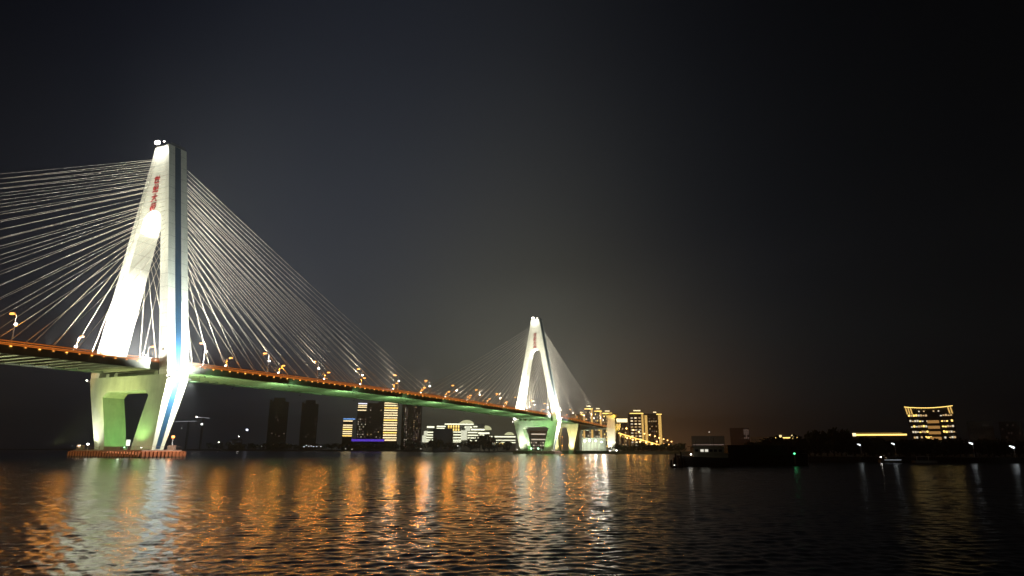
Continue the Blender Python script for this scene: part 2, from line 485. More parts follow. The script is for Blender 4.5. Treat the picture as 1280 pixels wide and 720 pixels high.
# green floods hung under the girders, lighting the underside
uf = None
for k, a in enumerate([13 + 39 * i for i in range(9)] + [372]):
    for s in (1, -1):
        o = MB().box(s * 15.0 - .25, s * 15.0 + .25, a - .2, a + .2, zd(a) - 3.2, zd(a) - 2.9)
        o.tube((s * 13.9, a, zd(a) - 1.8), (s * 15, a, zd(a) - 3.0), .05, k=4)
        o.build('underside_fill_flood', M_dark, bridge)
        if s > 0: spot((15.8, a, zd(a) - 4.2), (13.8, a + 14, zd(a) - 1), 800, (.48, 1, .44), 140, 1, .3, bridge)  # added green fill for the fascia, floating just clear of the housing
        if s > 0: spot((11.0, a - 4, zd(a) - 6.5), (0, a + 24, zd(a) - 1.2), 12500, (.50, 1, .42), 150, 1, .3, bridge)
# floods added out of view under the side span, to stripe the floor beams
for v in (-9, 0, 9):
    MB().box(v - .3, v + .3, -100.3, -99.7, 21.3, 21.8).build('underside_fill_flood', M_dark, bridge)
    spot((v, -99.5, 21.5), (v, -30, 26.6), 60000, (.95, 1, .58), 60, .9, .2, bridge)

# ------------------------------------------------------------------ street lamps on the deck
ORD = ['first', 'second', 'third', 'fourth', 'fifth', 'sixth', 'seventh', 'eighth', 'ninth', 'tenth', 'eleventh', 'twelfth', 'thirteenth',
       'fourteenth', 'fifteenth', 'sixteenth', 'seventeenth', 'eighteenth']


def make_lamp():
    r = thing('street_lamp', 'x', 'street lamp')
    MB().sec([[(q * math.cos(c * PI / 3), q * math.sin(c * PI / 3), z) for c in range(6)] for z, q in ((0, .14), (5.4, .11), (8.1, .08))]).build('pole', M_pole, r)
    MB().tube((0, 0, 8.0), (-.5, 0, 8.65), .08).tube((-.5, 0, 8.65), (-1.8, 0, 8.75), .07).build('arm', M_pole, r)
    MB().box(-2.7, -1.4, -.32, .32, 8.45, 8.9).build('lamp_head', G_sod, r)
    MB().box(.12, .72, -.25, .25, 5.5, 5.9).build('floodlight', G_wht, r)
    return r


lamp0 = None
R_a = [-45.7 - 29 * k for k in (3, 2, 1)] + [-45.7, 13.3, 42, 69.6, 99, 128, 157, 186, 215, 244, 273, 302, 328, 357, 386, 415, 444, 473, 500]
L_a = [-42.5 - 29 * k for k in (3, 2, 1)] + [-42.5, -13.3, 11.7, 46.2, 75.1, 105, 132.9, 162.4, 191, 220, 249, 278, 307, 352, 381, 410, 439, 468, 497]


def where(lst, a):
    if a < 0:
        q = sorted([x for x in lst if x < 0], reverse=True).index(a); return ORD[q] + ' one left of the near pylon'
    if a < 340:
        q = sorted([x for x in lst if 0 <= x < 340]).index(a); return ORD[q] + ' one right of the near pylon'
    q = sorted([x for x in lst if x > 340]).index(a); return ORD[q] + ' one past the far pylon'


for lst, s, edge in ((R_a, 1, 'near railing'), (L_a, -1, 'far railing')):
    for a in lst:
        if lamp0 is None: r = lamp0 = make_lamp()
        else: r = copy_tree(lamp0)
        r.location = BW(s * 13.25, a, zd(a) + .02); r.rotation_euler = (0, 0, -TH if s > 0 else PI - TH)
        tag(r, 'sodium street lamp on the %s, %s' % (edge, where(lst, a)), 'street lamp', 'street lamps along the bridge deck')
        pl = BW(s * 11.3, a, zd(a) + 8.0)
        spot(pl, pl - Vector((0, 0, 5)), 3900 if a < 340 else 3600, SOD, 178, .02, .6)
        # white floodlight on the pole shining up the cable plane
        if -140 < a < 480:
            base = 0 if a < 170 else SPAN
            t = BW(s * 10, base + (a - base) * .35, 78)
            if 60 < abs(a - base): t = BW(s * 11.5, base + (a - base) * .55, 64)
            spot(BW(s * 13.7, a, zd(a) + 6.4), t, 7000 if a < 0 else 21000 if a < 170 else 30000, (1, .91, .75), 100, 1.0, .3)

# ------------------------------------------------------------------ fender platforms round the pylon feet
def platform(y0, label, m1, m2, near):
    r = thing('fender_platform', label, 'platform', BW(0, y0, 0), -TH)
    MB().box(-15.9, 15.9, -6.9, 6.9, .35, 2.3).build('pier_cap', m2, r)
    MB().box(-16.6, 16.6, -7.6, 7.6, .85, 1.9).build('fender_beam', m1, r)
    q = MB().box(-.42, .42, -.42, .42, -.6, 1.75); o = None
    ps = [(-16.25 + 1.3 * i, -8.05) for i in range(26)] + [(17.05, -7.4 + 1.3 * i) for i in range(12)]
    ps += [(-17.05, -7.4 + 1.3 * i) for i in range(12)]
    for x, y in ps:
        if o is None: o = q.build('fender_pile', m1, r, (x, y, 0)); me = o.data
        else: link('fender_pile', me, r, (x, y, 0))
    pp = MB()
    for i in range(12): pp.tube((-15.4 + 2.8 * i, -6.7, 2.3), (-15.4 + 2.8 * i, -6.7, 3.3), .05, k=4)
    pp.tube((-15.4, -6.7, 3.3), (15.4, -6.7, 3.3), .05, k=4).tube((-15.4, -6.7, 2.85), (15.4, -6.7, 2.85), .04, k=4)
    pp.tube((15.4, -6.7, 3.3), (15.4, 6.7, 3.3), .05, k=4)
    pp.build('guard_rail', m2, r)
    if near:
        MB().box(-15.7, -14.0, -6.4, -5, 2.3, 3.7).build('equipment_box', m2, r)
        MB().box(-2.6, 5.0, -6.4, -5.2, 2.3, 3.2).build('equipment_box', m2, r)
    return r


platform(0, 'orange fender platform with a row of piles round the foot of the near pylon', M_fend, M_fend2, True)
platform(SPAN, 'dark low platform round the foot of the far pylon', M_fend2, M_fend2, False)
for i in range(3):
    spot(BW(-11 + 11 * i, -14, 5.5), BW(-11 + 11 * i, -7.6, 1.0), 300, (1, .48, .22), 110, .9, .3)
r = thing('navigation_beacon', 'orange navigation lamp on a short post at the right end of the orange platform', 'beacon', BW(14.8, 4.0, 2.3))
MB().box(-.9, .9, -.9, .9, 0, 1.4).build('plinth', M_fend2, r)
MB().tube((0, 0, 1.4), (0, 0, 3.6), .14).build('post', M_pole, r)
MB().ball((0, 0, 4.0), .55).build('lamp', glow('beacon_glass', (1, .28, .06), 5), r)
point(BW(14.8, 4.0, 6.3) + Vector((0, -1.2, .3)), 160, (1, .35, .1))
r = thing('navigation_beacon', 'small white marker lamp on a stub post at the left foot of the near pylon', 'beacon', BW(-13.9, -4.2, 2.3))
MB().tube((0, 0, 0), (0, 0, 1.4), .09).build('post', M_pole, r)
MB().ball((0, 0, 1.7), .35).build('lamp', G_wht, r)
r = thing('post_light', 'small pale post light standing between the two feet of the near pylon', 'post light', BW(6.0, -4.6, 2.3))
MB().tube((0, 0, 0), (0, 0, 2.2), .16).build('post', M_pole, r)
MB().sec([[(x * .45, y * .3, z) for x, y in ((-1, -1), (1, -1), (1, 1), (-1, 1))] for z in (1.2, 3.0)]).build('lamp', glow('post_light_glass', (.95, 1, .8), 1.5), r)
point(BW(5.0, -6.5, 4.6), 60, (.9, 1, .75))

# ------------------------------------------------------------------ approach span piers and bridgehead tower
M_pier = mat('pier_concrete', (.58, .56, .45), .8, var=.15, vscale=.4)
for a, lbl in ((402, 'flared concrete pier under the deck between the far pylon and the bridgehead tower'),):
    r = thing('bridge_pier', lbl, 'pier', BW(0, a, 0), -TH)
    zt = zd(a) - 2.15
    for s in (1, -1):
        MB().sec([[(s * vi, -3, z), (s * vo, -3, z), (s * vo, 3, z), (s * vi, 3, z)] for z, vi, vo in ((0, 4.5, 8), (zt * .5, 5, 11), (zt * .85, 3, 13.4), (zt, 3, 13.6))]).build('pier_leg', M_pier, r)
    MB().box(-2.99, 2.99, -2.9, 2.9, zt - 3, zt).build('crosshead', M_pier, r)
    spot(BW(9, a - 15, 3), BW(9, a, 14), 52000, (1, .80, .38), 80, .9, .2)
    spot(BW(-9, a - 15, 3), BW(-9, a, 14), 30000, (1, .80, .38), 80, .9, .2)
for s, lbl in ((1, 'tall floodlit bridgehead tower with flared gold crown at the end of the bridge'), (-1, 'bridgehead tower half hidden behind the floodlit one at the end of the bridge')):
    r = thing('bridgehead_tower', lbl, 'tower', BW(s * 18.2, 487, 1.2), -TH)
    H = 35.5
    MB().sec([[(x * hw, y * hd, z) for x, y in ((-1, -1), (1, -1), (1, 1), (-1, 1))] for z, hw, hd in
              ((0, 3.6, 3.6), (6, 3.7, 3.7), (14, 4.3, 4.2), (22, 4.3, 4.2), (30, 3.6, 3.6), (H - 3, 3.4, 3.4))]).build('shaft', M_pier, r)
    MB().sec([[(x * hw, y * hd, z) for x, y in ((-1, -1), (1, -1), (1, 1), (-1, 1))] for z, hw, hd in
              ((H - 3, 3.7, 3.7), (H - 1, 4.6, 4.6), (H, 4.7, 4.7), (H + 1.4, 2.2, 2.2))]).build('crown', mat('gilt_stone', (.6, .45, .18), .6), r)
    MB().box(3.42, 9.5, -2, 2, 23.5, 27).box(3.6, 8.0, -1.6, 1.6, 21, 23.5).build('bracket', mat('ochre_stone', (.5, .4, .2), .7), r)
    if s > 0:
        o = r.location
        spot(BW(18.2, 475, 2), BW(18.2, 484, 12), 30000, (1, .97, .84), 80, .9, .2)
        spot(BW(15.2, 466, 2), BW(18.2, 484, 30), 36000, (1, .88, .55), 50, .9, .2)
        spot(BW(24.2, 476, 30), BW(22, 484, 38), 9000, (1, .75, .2), 90, .9, .2)
        spot(BW(27.2, 480, 18), BW(25, 486, 25), 7000, (1, .75, .2), 90, .9, .2)
        MB().ball((-1, -6, 1.2), .8).build('floodlight', G_wht, r); MB().ball((5, -5, 1.6), .7).build('floodlight', G_wht, r)

# ------------------------------------------------------------------ land
M_land = mat('bank_earth', (.035, .035, .028), .95, var=.4, vscale=.05)
M_quay = mat('quay_stone', (.12, .12, .10), .9, var=.3, vscale=.3)


def land(name, pts, z, wall=None):
    m = MB(); m.sec([[(x, y, zz) for x, y in pts] for zz in (-1.5, z)])
    o = m.build(name, M_land); o['kind'] = 'structure'; return o


land('far_river_bank', [(-2600, 1050), (-700, 1040), (-300, 1030), (-20, 990), (20, 900), (30, 575), (100, 585), (150, 560), (118, 460), (88, 300), (62, 184),
                        (90, 172), (150, 168), (300, 150), (700, 120), (2600, 100), (2600, 2700), (-2600, 2700)], 1.3)
q = MB()
for (x0, y0), (x1, y1) in (((-700, 1039), (-300, 1029)), ((-300, 1029), (-20, 989)), ((30, 574), (100, 584)), ((100, 584), (150, 559))):
    d = Vector((x1 - x0, y1 - y0, 0)).normalized(); n = Vector((d.y, -d.x, 0)) * .6
    q.sec([[(x0, y0, z), (x1, y1, z), (x1 + n.x, y1 + n.y, z), (x0 + n.x, y0 + n.y, z)] for z in (-1, 2.4)])
o = q.build('quay_wall', M_quay); tag(o, 'low dark stone quay wall along the far waterfront', 'wall')

# ------------------------------------------------------------------ trees on the banks
M_leaf = mat('night_foliage', (.06, .08, .035), .8, var=.3, vscale=1)
M_bark = mat('bark', (.08, .06, .045), .9)


def crown_mesh(seed):
    g = np.random.default_rng(seed); m = MB()
    cl = [(g.normal(0, .38), g.normal(0, .38), .62 + g.uniform(-.28, .30), g.uniform(.22, .38)) for _ in range(11)]
    for x, y, z, r in cl:
        for _ in range(34):
            d = g.normal(size=3); d /= np.linalg.norm(d); c = np.array([x, y, z]) + d * r * g.uniform(.55, 1.05)
            a = g.normal(size=3); a /= np.linalg.norm(a); b = np.cross(a, d); b /= np.linalg.norm(b) + 1e-6; s = g.uniform(.05, .11)
            k = len(m.v); m.v += [tuple(c + a * s), tuple(c + b * s), tuple(c - a * s), tuple(c - b * s)]; m.f.append((k, k + 1, k + 2, k + 3))
    me = bpy.data.meshes.new('crown'); me.from_pydata(m.v, [], m.f); me.materials.append(M_leaf); return me


crowns = [crown_mesh(s) for s in (1, 2, 3, 4)]
tm = MB().tube((0, 0, 0), (.02, 0, .35), .045, .03).tube((.02, 0, .35), (.2, .05, .62), .025, .012).tube((.02, 0, .35), (-.18, .1, .60), .025, .012)
to = tm.build('trunk', M_bark); trunk_me = to.data; bpy.data.objects.remove(to)


def tree(x, y, z, h, wd, label, group):
    r = thing('tree', label, 'tree', (x, y, z), random.uniform(0, 6.28), group); r.scale = (wd, wd, h)
    link('trunk', trunk_me, r); link('crown', random.choice(crowns), r)
    return r


for i in range(46):     # row along the left part of the far bank
    px = 262 + i * 8.3 + random.uniform(-2.5, 2.5); p = at(px, 560, 1062 + random.uniform(0, 22))
    if p.x > -35: continue
    tree(p.x, p.y, 1.3, random.uniform(7, 12), random.uniform(6, 10), 'small dark tree in the row along the far quay left of the far pylon', 'dark trees along the far quay')
for i, (px, h, wd) in enumerate(((541, 15, 14), (552, 12, 12), (566, 10, 13), (588, 11, 13), (600, 18, 15), (606, 21, 14), (612, 17, 13), (622, 12, 12), (634, 12, 12))):
    p = at(px, 560, 905)
    tree(p.x, p.y, 1.3, h, wd, 'dark tree in front of the white-lit stepped hotel', 'dark trees in front of the stepped hotel')
for i in range(14):
    px = 772 + i * 6.2 + random.uniform(-2, 2); p = at(px, 560, 602 + random.uniform(0, 25))
    tree(p.x, p.y, 1.3, random.uniform(4, 8), random.uniform(6, 9), 'small dark bush-like tree on the bank below the lamp-lined ramp', 'dark trees below the ramp')
for i in range(44):     # near right bank
    px = 940 + i * 7.9 + random.uniform(-2.5, 2.5); Y = 186 + random.uniform(0, 14)
    p = at(px, 560, Y); h = random.uniform(3.2, 4.8) + 3.0 * math.exp(-((px - 1035) / 28) ** 2)
    tree(p.x, p.y, 1.25, h, random.uniform(4, 6), 'dark tree silhouette in the hedge on the right bank', 'dark tree silhouettes on the right bank')

# ------------------------------------------------------------------ buildings
M_wd = mat('dark_facade', (.075, .075, .09), .8, var=.2, vscale=.1)
M_wg = mat('grey_facade', (.12, .11, .11), .8, var=.2, vscale=.1)
M_wb = mat('brown_facade', (.16, .12, .09), .8, var=.2, vscale=.1)
M_ww = mat('white_facade', (.6, .6, .52), .8, var=.15, vscale=.1)
M_glass = mat('dark_window_glass', (.02, .02, .03), .15)
G_wwin = [glow('warm_window', (1, .66, .30), .8), glow('pale_window', (1, .86, .62), .95), glow('dim_window', (.85, .6, .5), .30)]
G_str = glow('warm_light_strip', (1, .78, .42), 2.1)
G_strw = glow('white_light_strip', (1, 1, .70), 2.2)
G_strb = glow('blue_light_strip', (.2, .45, 1), 1.8)
G_stry = glow('gold_light_strip', (1, .66, .16), 2.6)
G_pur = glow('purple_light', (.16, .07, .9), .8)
G_sign = glow('lilac_sign', (.85, .85, 1), 2.2)
_box = {}


def part_box(name, w_, d_, h_, m, parent, loc):
    """box with its base centre at the local origin; alike pieces share a mesh"""
    key = (name, round(w_, 2), round(d_, 2), round(h_, 2), m.name)
    if key not in _box:
        o = MB().box(-w_ / 2, w_ / 2, -d_ / 2, d_ / 2, 0, h_).build(name, m, parent, loc); _box[key] = o.data; return o
    return link(name, _box[key], parent, loc)


class B:
    """a building whose front stands at depth Y; positions inside it are given in metres from its lower left front corner"""
    def __init__(s, name, label, cat, x0, x1, ytop, Y, depth=18, group=None, rz=0, zb=1.3):
        a, b = at(x0, ytop, Y), at(x1, ytop, Y)
        ang = math.atan2((a.x + b.x) / 2, Y); s.h = (a.z + b.z) / 2 - zb; s.d = depth
        s.w = (b.x - a.x) * math.cos(ang); s.m = s.w / (x1 - x0)      # fronts turned towards the river
        s.r = thing(name, label, cat, (a.x, Y, zb), -ang, group)

    def wall(s, m, x0=0, x1=None, z0=0, z1=None, y0=0, y1=None, name='wall'):
        x1 = s.w if x1 is None else x1; z1 = s.h if z1 is None else z1; y1 = s.d if y1 is None else y1
        return MB().box(x0, x1, y0, y1, z0, z1).build(name, m, s.r)

    def strip(s, m, x0, x1, z, h=.9, name='light_strip', y=-.15):
        return part_box(name, x1 - x0, .3, h, m, s.r, ((x0 + x1) / 2, y, z))

    def grid(s, x0, x1, z0, z1, nx, nz, lit=.3, ms=None, ww=.5, wh=.5, wallm=None):
        ms = ms or G_wwin; dx, dz = (x1 - x0) / nx, (z1 - z0) / nz
        for i in range(nx):
            for j in range(nz):
                on = random.random() < lit
                part_box('window', dx * ww, .25, dz * wh, random.choice(ms) if on else M_glass, s.r, (x0 + dx * (i + .5), -.1, z0 + dz * (j + .25)))


# two dark towers on the left
for x0, x1, yt, lb in ((338, 362, 497, 'dark unlit apartment tower, left one of the pair seen under the main span'),
                       (378, 399, 500, 'dark unlit apartment tower, right one of the pair seen under the main span')):
    b = B('apartment_tower', lb, 'building', x0, x1, yt, 1320, 30, 'dark tower blocks under the main span')
    b.wall(M_wd, z1=b.h * .93); b.wall(M_wd, b.w * .2, b.w * .8, b.h * .93 + .01, b.h); b.wall(M_wd, b.w * .0, b.w * .12, b.h * .93 + .01, b.h * .96, name='roof_edge')
    b.grid(b.w * .06, b.w * .94, 4, b.h * .9, 7, 17, .06, [G_wwin[2]], .35, .35)
# strip-lit office block
b = B('office_block', 'short office block with warm floor strips and a blue roof line left of the towers', 'building', 429, 441.5, 523, 1180, 18)
b.wall(M_wg); b.strip(G_strb, .3, b.w + 3.5, b.h - 1.6, 1.5)
for k in (1, 3, 4, 5, 6, 7, 8): b.strip([G_str, G_str, G_stry][k % 3], .5, b.w - .6, b.h - 2.2 - k * 3.7 + .6, 1.8)
b = B('glass_tower', 'grey tower with four white strips at its top beside the strip-lit office block', 'building', 447.5, 460, 503.5, 1230, 22)
b.wall(M_wg); [b.strip([G_sign, G_str][k > 0], .8 - k * .2, b.w - 1.4 - k * .2, b.h - 3.2 - (k if k < 3 else 3.6) * 3.4 + 1, 1.7) for k in (0, 1, 2, 3)]
b.grid(1, b.w - 1, 4, b.h * .68, 5, 12, .42, [G_wwin[2], G_wwin[1]], .4, .4)
b = B('apartment_block', 'brown apartment block with scattered lit windows behind the purple-lit hall', 'building', 460, 481, 502, 1260, 22)
b.wall(M_wb, 0, b.w * .62, 0, b.h * .97); b.wall(M_wb, b.w * .62 + .01, b.w); b.grid(1, b.w - 1, 5, b.h * .9, 9, 17, .10, [G_wwin[0], G_wwin[1], G_wwin[2], G_wwin[2]], .4, .4)
b = B('low_hall', 'low hall washed in purple light at the foot of the towers', 'building', 439, 481, 548.5, 1120, 14)
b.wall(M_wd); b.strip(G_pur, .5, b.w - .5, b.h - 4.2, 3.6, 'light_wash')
MB().sec([[(b.w * .5 + rr * math.cos(t), 7 + rr * .3 * math.sin(t), zz) for t in [j * PI / 5 for j in range(10)]] for rr, zz in ((18, b.h), (13, b.h + 2), (5, b.h + 3))]).build('roof', M_wd, b.r)
# sign tower
b = B('hotel_tower', 'tall tower with bright warm floor strips and a lilac rooftop sign', 'building', 481, 499, 492, 1180, 22)
b.wall(M_wb); b.wall(M_wb, -3.4, -.01, 0, b.h * .86, name='side_wing')
b.strip(G_str, 2.0, b.w, b.h - 9, 2.3)
nfl = 17
for k in range(nfl):
    if k in (0,): continue
    z = b.h - 9 - (k + 1) * 4.35
    if z > 4: b.strip([G_str, G_stry][k % 5 == 3], .6, b.w - 1.4 if k % 3 else b.w - .8, z, [2.3, 2.0][k % 2])
b.strip(G_sign, -10, b.w + 6.5, b.h + .2, 1.4, 'roof_band'); b.wall(M_wb, -10, b.w + 6.6, b.h + .01, b.h + 3.6, .1, 12, name='parapet')
sg = MB(); xx = -15.5
for k in range(7):
    w1 = 2.4 + (k % 3) * .5; sg.box(xx, xx + .6, -.3, 0, 0, 5 + (k % 2) * 1.2); sg.box(xx, xx + w1, -.3, 0, 4.0 - k % 2, 5.0 - k % 2); sg.box(xx + w1 - .5, xx + w1, -.3, 0, (k % 3) * .8, 4.2)
    sg.box(xx, xx + w1, -.3, 0, 1.2, 1.9); xx += w1 + 1.3
sg.v = [(x, y, z * .8 + b.h + 3.8) for x, y, z in sg.v]; sg.build('rooftop_sign', G_sign, b.r)
b = B('apartment_block', 'wide dark apartment block with dim columns of windows right of the sign tower', 'building', 503, 528, 503, 1180, 22)
b.wall(M_wb); b.grid(b.w * .14, b.w * .30, 4, b.h * .92, 2, 22, .75, [G_wwin[2], G_wwin[1], G_wwin[2]], .45, .4)
b.grid(b.w * .58, b.w * .97, 4, b.h * .92, 5, 22, .45, [G_wwin[2], G_wwin[2], G_wwin[0], G_wwin[2]], .4, .4)
b.grid(b.w * .32, b.w * .56, 4, b.h * .5, 3, 10, .3, [G_wwin[2]], .4, .4)

# stepped hotel outlined in white light
b = B('stepped_hotel', 'long stepped hotel outlined in greenish white light strips with domed roofs', 'building', 527, 645, 527, 960, 34)
m = b.m; X = lambda px: (px - 527) * m; Zp = lambda py: at(590, py, 960).z - 1.3
for x0, x1, yt, mm in ((534, 557, 532, M_ww), (530, 534, 540, M_ww), (557, 606, 528.5, M_ww), (606, 615, 539, M_ww), (615, 645, 543, M_ww)):
    b.wall(mm, X(x0), X(x1) - .02, 0, Zp(yt) - .6, name='wing')
MB().box(X(542), X(566), -3, -.02, 0, Zp(536)).build('dark_block', M_wd, b.r)
for x0, x1, py, h in ((534, 543, 533, 2.2), (546, 557, 532.4, 1.5), (546, 556, 535, 1.2), (556, 592, 529.5, 1.5), (535, 542, 540, 1.2), (534, 542, 543.3, 1.2), (532, 542, 546.6, 1.2),
                      (532, 542, 549.6, 1.2), (530, 542, 552, .9), (567, 577, 539.5, 1.2), (567, 577, 543, 1.2), (567, 577, 546.6, 1.2), (567, 577, 549.8, 1.2), (567, 577, 552, .8), (581, 590, 533, 2.2),
                      (585, 597, 540, 1.2), (585, 598, 543.5, 1.2), (585, 599, 546.8, 1.2), (585, 598, 550, 1.2), (589, 606, 536, 2.0), (592, 597, 532.6, 1.3), (598, 612, 540.4, 1.9), (600, 609, 543, 1.2),
                      (609, 645, 545, 1.5), (616, 645, 549.6, .9), (611, 645, 552.5, .9)):
    b.strip(G_strw, X(x0), X(x1), Zp(py) - h, h, y=-.2)
for x0, x1, y0, y1 in ((576.5, 584, 538, 550), (528.5, 533.5, 544.5, 553), (530.5, 535, 539, 544), (582, 588, 532.5, 538.5), (616, 619, 552, 557.5)):
    MB().box(X(x0), X(x1), -.8, -.02, Zp(y1), Zp(y0)).build('lit_bay', glow('lit_bay_light', (1, 1, .74), 1.0) if 'lit_bay_light' not in bpy.data.materials else bpy.data.materials['lit_bay_light'], b.r)
def dome(x0, x1, y0, y1):
    cx, hw = X((x0 + x1) / 2), X(x1) - X((x0 + x1) / 2); z0, z1 = Zp(y1), Zp(y0)
    MB().sec([[(cx + hw * math.cos(q) * math.cos(t), 6 + 5 * math.cos(q) * math.sin(t), z0 + (z1 - z0) * math.sin(q)) for t in [j * PI / 6 for j in range(12)]] for q in (0, .4, .8, 1.2, 1.5)]).build('dome', bpy.data.materials.get('dome_light') or glow('dome_light', (1, 1, .55), .75), b.r)
dome(574, 593, 524.6, 530.5); dome(602, 615, 531.5, 537); dome(631, 644, 539.5, 544.3)
for i in range(5):
    for j in range(2): part_box('window', 1.6, .3, 3.2, G_stry, b.r, (X(561 + i * 3.1), -.2, Zp(538.5 + j * -4)))
for i in range(6): part_box('window', 1.5, .3, 1.8, G_stry, b.r, (X(620 + i * 2.2), -.2, Zp(555)))
# quay lamps
def lamp_ball(px, py, Y, label, m, pw=0, col=WHT, r=.8, base=1.3, group=None, name='waterfront_lamp', pole=True, cat='lamp'):
    p = at(px, py, Y); t = thing(name, label, cat, (p.x, p.y, base), 0, group)
    if pole: MB().tube((0, 0, 0), (0, 0, p.z - base - r * .3), .10).build('pole', M_pole, t)
    MB().ball((0, 0, p.z - base), r).build('lamp_head', m, t)
    if pw: point((p.x, p.y - r - .6, p.z), pw, col, .3)
    return t


lamp_ball(571.5, 558, 935, 'bright white lamp on the quay in front of the stepped hotel', glow('bright_white_glass', (1, .98, .9), 9), 9000, WHT, 1.3)
for px, py in ((526, 561), (440, 561.5), (432, 561)):
    lamp_ball(px, py, 1045, 'tiny pale quay lamp %s' % ({526: 'below the wide dark apartment block', 440: 'below the purple hall', 432: 'below the strip-lit office block'}[px]), glow('quay_lamp_glass', (1, .9, .75), 1.5), 0, r=.7)
for k, (px, py) in enumerate(((380, 558.5), (383, 556.8), (386, 558), (389, 557.4), (392, 558.4), (396, 558), (401, 558.2))):
    lamp_ball(px, py, 1046, 'white lamp clustered on the quay below the right dark tower, %s from left' % ORD[k], glow('cluster_lamp_glass', (.9, .95, 1), 2.2), 0, r=.75, group='white lamps below the dark towers')

# ---- apartment blocks past the far pylon, gold outlined
def gold_block(x0, x1, yt, label, Y=880, cols=3, d=22):
    b = B('apartment_block', label, 'building', x0, x1, yt, Y, d, 'gold-outlined apartment blocks past the far pylon')
    b.wall(M_wb, z1=b.h * .94); b.wall(M_wb, b.w * .25, b.w * .75, b.h * .94 + .01, b.h, name='roof_house')
    b.strip(G_stry, 0, b.w, b.h * .94 - 1, 1.4); b.strip(G_str, b.w * .25, b.w * .75, b.h - 1, 1.2)
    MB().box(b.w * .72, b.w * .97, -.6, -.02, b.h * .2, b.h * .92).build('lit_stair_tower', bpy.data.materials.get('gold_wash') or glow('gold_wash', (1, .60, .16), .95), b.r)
    b.grid(.6, b.w * .70, 5, b.h * .9, cols, 11, .62, [G_wwin[0], G_wwin[1], G_stry], .5, .45)
    return b
gold_block(723, 731, 515.5, 'low gold-lit apartment block nearest the far pylon cables')
gold_block(730.5, 741, 507.5, 'tallest gold-outlined apartment block just right of the far pylon cables')
gold_block(742.5, 752, 510.5, 'second gold-outlined apartment block right of the far pylon cables')
gold_block(753, 765, 513.5, 'gold-outlined apartment block directly behind the bridgehead tower')
b = B('gate_house', 'low hall with glaring yellow-white roof edge right of the bridgehead tower', 'building', 768, 784, 523, 780, 20)
b.wall(M_wb); b.strip(glow('glaring_strip', (1, .82, .42), 2.4), 0, b.w, b.h - 4.5, 4.2); b.grid(1, b.w - 1, 6, b.h * .75, 4, 5, .6, [G_wwin[0], G_stry], .4, .4)
b = B('apartment_tower', 'gold-lit apartment tower with rows of pale windows, left one of the pair behind the ramp', 'building', 785, 804.5, 516, 960, 24, 'pair of gold-lit towers behind the ramp')
b.wall(M_wb); b.wall(M_wb, b.w * .35, b.w * .8, b.h + .01, b.h + 3.4, name='roof_house'); b.strip(G_str, b.w * .35, b.w * .8, b.h + 2.2, 1.6); b.strip(G_stry, b.w * .1, b.w * .98, b.h - 1.6, 1.2)
for j in range(11):
    for i in range(3): part_box('window', 3.2, .3, 1.5, random.choice([G_wwin[1], G_str, G_wwin[0]]), b.r, (b.w * (.22 + .25 * i), -.15, 4 + j * (b.h - 8) / 11))
MB().box(b.w * .84, b.w * .97, -.5, -.02, b.h * .1, b.h - 2).build('lit_stair_tower', bpy.data.materials['gold_wash'], b.r)
b = B('apartment_tower', 'gold-lit apartment tower with tall glowing columns, right one of the pair behind the ramp', 'building', 805, 827, 517, 960, 24, 'pair of gold-lit towers behind the ramp')
b.wall(M_wb); b.wall(M_wb, b.w * .5, b.w * .72, b.h + .01, b.h + 2.6, name='roof_house'); b.strip(G_str, b.w * .52, b.w * .7, b.h + 1.0, 1.4); b.strip(G_stry, b.w * .7, b.w, b.h - 1.8, 1.3)
for x0, x1, s_ in ((.02, .17, .5), (.79, .96, .5)):
    MB().box(b.w * x0, b.w * x1, -.5, -.02, b.h * .1, b.h - 2.5).build('lit_column', bpy.data.materials['gold_wash'], b.r)
b.grid(b.w * .24, b.w * .72, 5, b.h * .9, 4, 12, .45, [G_wwin[2], G_wwin[0]], .4, .4)
# dim red and brown blocks
b = B('apartment_block', 'dim reddish apartment block behind the dark barge', 'building', 912, 936, 535, 820, 24)
b.wall(mat('red_facade', (.10, .035, .03), .8)); b.grid(b.w * .7, b.w * .98, b.h * .55, b.h * .95, 3, 5, .7, [G_wwin[2]], .5, .4)
spot(at(924, 560, 780) , at(924, 545, 820), 500, (1, .3, .15), 90, 1, .3)
b = B('warehouse', 'dim brown warehouse behind the pale boat', 'building', 864, 905, 545, 700, 24)
b.wall(M_wd); b.strip(G_wwin[2], 1, b.w - 1, b.h * .45, .5)
spot(at(885, 556, 670), at(885, 550, 700), 500, (1, .6, .3), 110, 1, .3)
b = B('apartment_block', 'faint brown apartment block between the reddish block and the twin-domed hall', 'building', 938, 966, 546, 760, 20)
b.wall(M_wb); b.grid(1, b.w - 1, 3, b.h * .9, 8, 4, .3, [G_wwin[2]], .4, .4)
spot(at(950, 561, 730), at(950, 552, 760), 2500, (1, .55, .3), 110, 1, .3)
